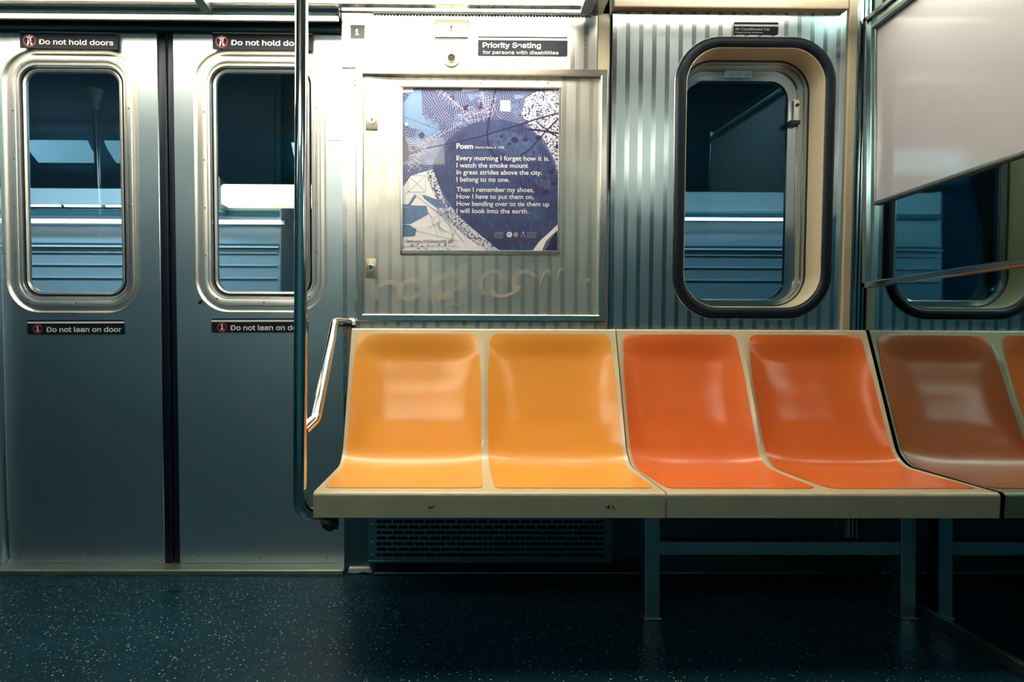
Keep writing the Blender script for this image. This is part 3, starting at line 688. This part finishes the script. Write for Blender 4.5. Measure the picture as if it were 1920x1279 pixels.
obj('plate', box(B(), x0, x1, y0, y1, .0035, .005, .0008), M['numgrey'], t)
b = B(); text(b, '1', pu(667, 60), pu(673.5, 60), pv(670, 67), pv(670, 51) - pv(670, 67), .005, .0055, .016, sans=True); obj('numeral', b, M['white'], t)
# access plate with key slot
x0, y0 = pw(815.5, 70, .006); x1, y1 = pw(878, 33, .006)
t = thing('key_plate', 'pale square key plate with four screws above the poster', 'plate', WALL, ((x0 + x1) / 2, y0, 0))
obj('plate', box(B(), x0, x1, y0, y1, .0, .008, .002), M['cream'], t)
obj('plate_shadow_line', box(B(), x0 - .0035, x1 + .0035, y0 - .0035, y1 + .0015, .0, .0025), M['dull'], t)  # dark border put in as the shadow line round the plate
kx, ky = pw(846, 53, .008); b = B(); poly(b, [(kx - .002, ky - .009), (kx + .002, ky - .008), (kx + .001, ky - .001), (kx + .004, ky + .006), (kx, ky + .009), (kx - .003, ky + .005), (kx - .001, ky)], .008, .0085); obj('key_slot', b, M['keyhole'], t)
for xx in (824, 833, 861, 870): obj('screw', screw_bm(*pw(xx, 52, .008), .008, .0026), M['screw'], t)
kx, ky = pw(846.5, 109, .004)
t = thing('key_switch', 'round recessed key switch just above the cabinet frame', 'switch', WALL, (kx, ky, 0))
obj('bezel', lathe(B(), kx, ky, [(.029, 0), (.029, .004), (.026, .006), (.016, .004), (.014, .008), (.0125, .008), (.012, .003)]), M['beige'], t, smooth=40)
b = B(); disc(b, kx, ky, .0115, .003, .0055); obj('socket', b, M['keyhole'], t)

# ------------------------------------------------------------------ seats
YF, ZT, ZB = 1.46, pY(1000, 924, 1.46)[1], pY(1000, 972, 1.46)[1]
ZK = pY(1000, 617, 1.957)[1]
prof3 = fillet([(0, YF + .004, ZB), (0, YF, ZT), (0, 1.806, ZT + .002), (0, 1.957, ZK), (0, 1.983, ZK), (0, 1.983, .46)], [0, .010, .085, .008, .008, 0], 14)
PR = [(p.y, p.z) for p in prof3]
AL = [0]
for p, q in zip(PR, PR[1:]): AL.append(AL[-1] + math.dist(p, q))
A0 = math.dist(PR[0], (YF, ZT)); A1 = AL[min(i for i in range(len(PR)) if PR[i][1] > ZK - .010)] + .006
def prof_at(a):
    for i in range(len(AL) - 1):
        if a <= AL[i+1] + 1e-9:
            f = (a - AL[i]) / max(AL[i+1] - AL[i], 1e-9)
            y = PR[i][0] + (PR[i+1][0] - PR[i][0]) * f; z = PR[i][1] + (PR[i+1][1] - PR[i][1]) * f
            break
    def at(q):
        q = min(max(q, 0), AL[-1])
        for i in range(len(AL) - 1):
            if q <= AL[i+1] + 1e-9:
                f = (q - AL[i]) / max(AL[i+1] - AL[i], 1e-9); return (PR[i][0] + (PR[i+1][0] - PR[i][0]) * f, PR[i][1] + (PR[i+1][1] - PR[i][1]) * f)
        return PR[-1]
    e = .006; p, q = at(a - e), at(a + e); ty, tz = q[0] - p[0], q[1] - p[1]; L = math.hypot(ty, tz)
    return y, z, -tz / L, ty / L          # normal points up / towards the sitter
def sstep(x, a, b): x = min(max((x - a) / (b - a), 0), 1); return x * x * (3 - 2 * x)
def dip(s, a):
    """depth of the pan at across s in -1..1, along a"""
    f = (a - A0) / (A1 - A0)
    if f <= 0 or f >= 1: return 0.0
    d = .022 * sstep(f, .03, .30) * (1 - sstep(f, .86, 1.0)) + .012 * sstep(f, .45, .62) * (1 - sstep(f, .72, .95))
    return d * (1 - abs(s) ** 3.2) * (1 if abs(s) < 1 else 0)
def bench(name, label, x0, x1, mat, seatlabel):
    t = thing(name, label, 'seat', IDENT, ((x0 + x1) / 2, 1.72, ZB))
    mid = (x0 + x1) / 2; N = 26; xs = []
    for k in (0, 1):
        a, c = (x0, mid) if k == 0 else (mid, x1)
        for i in range(N + (1 if k else 0)): xs.append((a + (c - a) * i / N, -1 + 2 * i / N))
    NA = 90; As = [AL[-1] * i / NA for i in range(NA + 1)]
    As = sorted(set(As + [AL[i] for i in range(len(AL))]))
    b = B(); cols = []
    for x, s in xs:
        col = []
        for a in As:
            y, z, ny, nz = prof_at(a); d = dip(s, a); col.append(b.verts.new((x, y - ny * d, z - nz * d)))
        for yq, zq in ((1.93, ZB + .070), (1.86, ZB + .042), (1.78, ZB + .035), (YF + .016, ZB + .035), (YF + .012, ZB + .031), (YF + .012, ZB)): col.append(b.verts.new((x, yq, zq)))
        cols.append(col)
    m = len(cols[0])
    for A, Bq in zip(cols, cols[1:]):
        for j in range(m): b.faces.new((A[j], A[(j+1) % m], Bq[(j+1) % m], Bq[j]))
    b.faces.new(cols[0]); b.faces.new(cols[-1])
    sh = obj('seat_shell', b, M['shell'], t, smooth=38)
    for k in (0, 1):
        a_, c_ = (x0, mid) if k == 0 else (mid, x1); cx, hw = (a_ + c_) / 2, (c_ - a_) / 2; b = B(); rows = []
        s0, s1 = A0 + .040, A1 - .018; R0, R1 = .014, .028; NR = 80
        aa = []
        for i in range(NR + 1):
            f = i / NR; f = f + .0; aa.append(s0 + (s1 - s0) * (.5 - .5 * math.cos(math.pi * f)))
        for a in aa:
            h = hw - .0145 + .003 * math.sin(math.pi * (a - s0) / (s1 - s0))
            d0, d1 = a - s0, s1 - a
            if d0 < R0: h = h - R0 + math.sqrt(max(R0**2 - (R0 - d0)**2, 0))
            if d1 < R1: h = h - R1 + math.sqrt(max(R1**2 - (R1 - d1)**2, 0))
            h -= .006 * sstep(a, s1 - .16, s1) + .004 * (1 - sstep(a, s0, s0 + .05)); row = []
            for i in range(31):
                q = -1 + 2 * i / 30; x = cx + h * q; y, z, ny, nz = prof_at(a); d = dip((x - cx) / hw, a) - .0012
                row.append(b.verts.new((x, y - ny * d, z - nz * d)))
            rows.append(row)
        for A, Bq in zip(rows, rows[1:]):
            for i in range(30): b.faces.new((A[i], A[i+1], Bq[i+1], Bq[i]))
        obj('seat_pan', b, mat, t, smooth=60)
    return t, sh
YX0, YX1 = pY(587, 950, YF)[0], pY(1248.5, 950, YF)[0]; OX0, OX1 = pY(1251.5, 950, YF)[0], XM - .006
yb, ysh = bench('bench_seat', 'yellow two-seat moulded bench below the poster', YX0, YX1, M['yellow'], '')
ob_, osh = bench('bench_seat', 'orange two-seat moulded bench below the side window', OX0, OX1, M['orange'], '')
# chips on the front lips
def chip(parent, px, py, k):
    x, z = pY(px, py, YF); b = B()
    for i in range(k):
        q = random.uniform(-.011, .011); r = random.uniform(-.004, .004); a = random.uniform(0, 3); l = random.uniform(.002, .005)
        box(b, x + q, x + q + l, YF - .0006, YF + .004, z + r, z + r + random.uniform(.0008, .002))
    obj('chipped_mark', b, M['black'], parent)
chip(ysh, 808, 951, 8); chip(ysh, 1143, 951, 9)
for xx in (YX0 + .16, YX1 - .20):
    obj('wall_bracket', box(B(), xx, xx + .04, 1.62, 2.026, ZB - .004, ZB + .034, .004), M['leg'], yb)
# legs and stretcher of the orange bench
YL = 1.70; lw = pY(1238, 1060, YL)[0] - pY(1209, 1060, YL)[0]
lx = [pY(1209, 1060, YL)[0], pY(1689.5, 1060, YL)[0]]
for x in lx:
    lg = obj('leg', box(B(), x, x + lw, YL, YL + .045, .004, ZB + .034, .004), M['leg'], ob_)
    obj('foot_plate', box(B(), x - .002, x + lw + .005, YL - .004, YL + .05, 0, .006, .002), M['alu'], lg)
zs = pY(1450, 1042, YL + .003)[1], pY(1450, 1016, YL + .003)[1]
obj('stretcher', box(B(), lx[0] + lw - .001, lx[1] + .001, YL + .003, YL + .04, zs[0], zs[1], .003), M['leg'], ob_)
obj('seat_rail', box(B(), lx[0] - .02, XM - .02, YL - .01, YL + .05, ZB + .014, ZB + .034, .002), M['leg'], ob_)
# broken bracket lump below the yellow bench's left end
x, z = pY(622, 984, 1.5); b = B()
bmesh.ops.create_icosphere(b, subdivisions=3, radius=1)
for v in b.verts:
    k = 1 + .22 * math.sin(7 * v.co.x + 3) * math.cos(5 * v.co.y) + random.uniform(-.12, .12); v.co = Vector((x + v.co.x * .021 * k, 1.488 + v.co.y * .018 * k, z + .010 + v.co.z * .021 * k))
setp(obj('foam_lump', b, M['black'], org=(x, 1.5, ZB - .02)), 'ragged black lump stuck under the left end of the yellow bench', 'lump')

# ------------------------------------------------------------------ grab pole and arm rail
PYY = 1.475; xp = pY(564.5, 300, PYY)[0]; rp = .0163
zb = pY(575, 968, PYY)[1]
path = fillet([(xp, PYY, 2.25), (xp, PYY, zb), (YX0 + .03, PYY + .035, zb + .001), (YX0 + .14, PYY + .045, zb + .001)], .055, 14)
gp = thing('grab_pole', 'polished vertical grab pole left of the yellow bench', 'pole', IDENT, (xp, PYY, zb))
obj('pole_tube', tube(B(), path, rp, 28), M['chrome'], gp, smooth=60)
obj('ceiling_flange', lathe(B(), xp, PYY, [(.018, 2.15), (.02, 2.19), (.045, 2.245), (.045, 2.25)]), M['chrome'], gp, smooth=40)
a = pY(585, 768, 1.535); t0 = pY(628, 604, 1.93); e = pw(658, 606, .02)
ew = WALL @ Vector((e[0], e[1], .004))
xr = xp + .012
path = fillet([(xp + .004, PYY + .0168, a[1] - .046), (xr + .012, 1.53, a[1] - .022), (t0[0], 1.93, t0[1]), (ew.x, ew.y + .012, ew.z)], [0, .035, .035, 0], 10)
gr = thing('arm_rail', 'slanted polished arm rail from the pole to the wall', 'rail', IDENT, (ew.x, ew.y, a[1] - .06))
obj('rail_tube', tube(B(), path, .0150, 24), M['chrome'], gr, smooth=60)
b = B(); tube(b, [(ew.x - .012, ew.y - .004, ew.z), (ew.x + .004, ew.y + .006, ew.z)], .019, 20); obj('wall_flange', b, M['chrome'], gr)
# pole across the aisle, seen mirrored in the left door window
gp2 = thing('grab_pole', 'free standing ceiling pole in the aisle, mirrored in the left door window', 'pole', IDENT, (-2.29, .40, 0))
obj('pole_tube', tube(B(), [(-2.29, .40, 0), (-2.29, .40, 2.25)], .017, 20), M['chrome'], gp2, smooth=60)
obj('ceiling_flange', lathe(B(), -2.29, .40, [(.02, 2.13), (.022, 2.17), (.05, 2.245), (.05, 2.25)]), M['white'], gp2, smooth=40)

# ------------------------------------------------------------------ heater under the yellow bench
hx0, hx1 = pu(690, 1010, .03), pu(1148, 1010, .03); hv0, hv1 = pv(900, 1053, .03), ZB - .005
ht = thing('heater_grille', 'slotted steel heater grille under the yellow bench', 'heater', WALL, ((hx0 + hx1) / 2, hv0, 0))
sx0, sx1 = pu(706, 1010, .03), pu(1132, 1010, .03); sv0, sv1 = pv(900, 1046, .03), hv1 - .006
holes = []; rows = 15; ph = (sv1 - sv0) / rows; pwid = .0365
for r in range(rows):
    off = 0 if r % 2 else pwid / 2; x = sx0 - off
    while x < sx1 - .004:
        a_, c_ = max(x + .002, sx0), min(x + pwid - .002, sx1)
        if c_ - a_ > .006: holes.append(rect(a_, c_, sv0 + r * ph + ph * .22, sv0 + r * ph + ph * .82))
        x += pwid
b = B(); plate(b, rect(hx0, hx1, hv0, hv1), holes, .028, .031); obj('grille_sheet', b, M['heat'], ht)
obj('heater_body', box(B(), hx0 + .004, hx1 - .004, hv0, hv1, -.005, .012, .001), M['black'], ht)
b = box(B(), hx0, hx1, hv0 - .003, hv0 + .004, .0, .034, .001); box(b, hx0, hx0 + .003, hv0, hv1, 0, .03); box(b, hx1 - .003, hx1, hv0, hv1, 0, .03); obj('heater_rim', b, M['heat'], ht)
for yy in (985, 1018, 1042):
    b = screw_bm(*pw(697, yy, .031), .031, .006); obj('screw', b, M['screw'], ht)
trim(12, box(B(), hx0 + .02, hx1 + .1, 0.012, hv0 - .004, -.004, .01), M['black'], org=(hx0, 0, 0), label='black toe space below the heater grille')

# ------------------------------------------------------------------ end wall
def E(px, py):
    y, z = pX(px, py); return -y, z
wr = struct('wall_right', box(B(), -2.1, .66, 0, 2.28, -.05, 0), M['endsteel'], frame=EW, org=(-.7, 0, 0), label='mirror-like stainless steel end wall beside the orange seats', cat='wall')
ox, oz = E(1623, 541); oz2 = E(1632, 30)[1]
NEAR = -.95
fr = thing('end_cabinet', 'framed stainless steel panel with a blank grey board on the end wall', 'panel', EW, (ox, oz, 0))
b = B(); box(b, ox, ox + .018, oz, oz2, 0, .014, .003); box(b, ox, NEAR, oz, oz + .020, 0, .014, .003); box(b, ox, NEAR, oz2 - .016, oz2, 0, .014, .003); box(b, NEAR - .018, NEAR, oz, oz2, 0, .014, .003)
obj('panel_frame', b, M['post'], fr)
obj('panel_sheet', box(B(), ox + .016, NEAR - .016, oz + .018, oz2 - .014, 0, .004), M['endsteel'], fr)
gx, gz = E(1647, 382); gz2 = E(1646, 53)[1]
gb = obj('notice_board', box(B(), gx + .006, NEAR - .03, gz, gz2 + .03, .004, .009), M['board'], fr, label='blank grey board')
b = box(B(), gx - .002, NEAR - .03, gz - .006, gz + .006, .004, .018, .003); obj('bottom_rail', b, M['dull'], gb)
b = box(B(), gx - .002, NEAR - .03, gz2 - .006, gz2 + .010, .004, .026, .003); obj('top_rail', b, M['dull'], gb)
obj('side_rail', box(B(), gx - .002, gx + .006, gz, gz2, .004, .014, .002), M['post'], gb)
struct('baseboard_right', box(B(), -1.95, .60, 0, .035, 0, .010, .003), M['dull'], frame=EW, org=(-.7, 0, 0), label='dark metal skirting at the foot of the end wall', cat='baseboard')

# ------------------------------------------------------------------ outside: tunnel and the trains on the next track
tw = plain('tunnel_concrete', (.006, .014, .02), .9, 0, 0, .3, .05)
struct('wall_outside', box(B(), -12, 9, 6.2, 6.3, -1, 4), tw, org=(0, 6.2, 0), label='dark tunnel wall beyond the trains outside', cat='wall')
M['tbody'] = plain('train_side_steel', (.48, .60, .70), .45, .25)
M['tblue'] = plain('train_blue_band', (.035, .13, .20), .4, .3)
M['tdark'] = plain('train_dark_glass', (.002, .008, .013), .5, spec=.05)
M['tube'] = emit('glow_strip_white', (1.0, .98, .95), 4.0)
TY = 3.6
def tz(y): return CAMH + (PPY - y) * TY / F
def train(label, x0, x1):
    t = thing('subway_train', label, 'train', IDENT, ((x0 + x1) / 2, TY, -.3))
    obj('body', box(B(), x0, x1, TY, TY + .5, -.3, tz(354), .01), M['tbody'], t)
    obj('upper_body', box(B(), x0, x1, TY + .002, TY + .5, tz(354), 2.9, .01), M['tdark'], t)
    b = B()
    for k, y in enumerate((476, 499, 523)): box(b, x0 + .02, x1 - .02, TY - .008, TY, tz(y + 2.5), tz(y), .002)
    obj('fluting', b, M['tbody'], t)
    obj('window_band', box(B(), x0 + .04, x1 - .04, TY - .006, TY, tz(356), tz(60)), M['tdark'], t)
    obj('blue_band', box(B(), x0 + .01, x1 - .01, TY - .01, TY, tz(468), tz(459), .002), M['tblue'], t)
    obj('belt_rail', box(B(), x0 + .01, x1 - .01, TY - .02, TY, tz(468), tz(464.5), .002), M['white'], t)
    obj('rub_rail', box(B(), x0 + .01, x1 - .01, TY - .016, TY, tz(408), tz(398), .002), M['tblue'], t)
    return t
train('silver train outside the left door windows', -7.5, pY(527, 480, TY)[0])
train('silver train outside the rounded side window', -.25, 6.0)
def glow_strips(label, x0, x1, Y, z, r):  # glowing strips; the long ones stand in for light on the belt rail
    f = thing('glow_strip', label, 'light', IDENT, ((x0 + x1) / 2, Y, z), None)
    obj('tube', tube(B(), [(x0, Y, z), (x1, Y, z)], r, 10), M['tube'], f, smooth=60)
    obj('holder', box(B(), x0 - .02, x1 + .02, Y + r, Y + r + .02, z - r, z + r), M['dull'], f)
glow_strips('long glowing strip added for the bright reflection on the train outside the doors', -6.0, pY(527, 417, TY - .05)[0], TY - .05, pY(300, 415.5, TY - .05)[1], .012)
glow_strips('long glowing strip added for the bright reflection on the train outside the side window', .9, 3.2, TY - .05, pY(1380, 411, TY - .05)[1], .009)
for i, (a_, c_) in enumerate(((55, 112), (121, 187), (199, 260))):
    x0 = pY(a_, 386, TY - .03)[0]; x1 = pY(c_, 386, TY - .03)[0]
    glow_strips('short lit tube outside the left door window, %s of the dashed row' % ('first', 'second', 'third')[i], x0, x1, TY - .03, pY(150, 386, TY - .03)[1], .006)
# glowing cream box for the bright band in the right door window
bx0, bz0 = pY(412, 384, 3.0); bx1, bz1 = pY(640, 345, 3.0)
bx0, bz0 = pY(412, 383, 3.46); bx1, bz1 = pY(640, 345, 3.46)
lb = thing('cream_glow_box', 'cream lit box outside the right door window', 'light', IDENT, ((bx0 + bx1) / 2, 3.5, bz0))
obj('box_shell', box(B(), bx0, bx1, 3.46, 3.575, bz0, bz1, .02, 4), emit('cream_box_glow', (1.0, .84, .58), .95, (.7, .66, .5)), lb, smooth=40)
obj('lit_edge', box(B(), bx0 + .01, bx1 - .01, 3.455, 3.47, bz0 + .002, bz0 + .022), emit('cream_box_edge', (1, .98, .94), 1.3), lb)
obj('end_cap', box(B(), bx0 - .035, bx0 - .004, 3.47, 3.58, bz0 - .03, bz1 + .04, .004), M['dull'], lb)
# added lamps, out of view above the track, to light the trains
def track(label, x0, x1, st):
    f = thing('added_train_light', label, 'light', IDENT, ((x0 + x1) / 2, 2.85, 2.5))
    obj('lit_panel', box(B(), x0, x1, 2.75, 2.95, 2.5, 2.52), emit('added_train_glow', COOL, st), f)
    obj('lamp_back', box(B(), x0 - .02, x1 + .02, 2.73, 2.97, 2.52, 2.56, .005), M['dull'], f)
track('bright added light out of view above the track left of the doors', -3.6, -1.2, 20.0)
track('dim added light out of view above the track beyond the side window', .8, 2.6, 7.0)
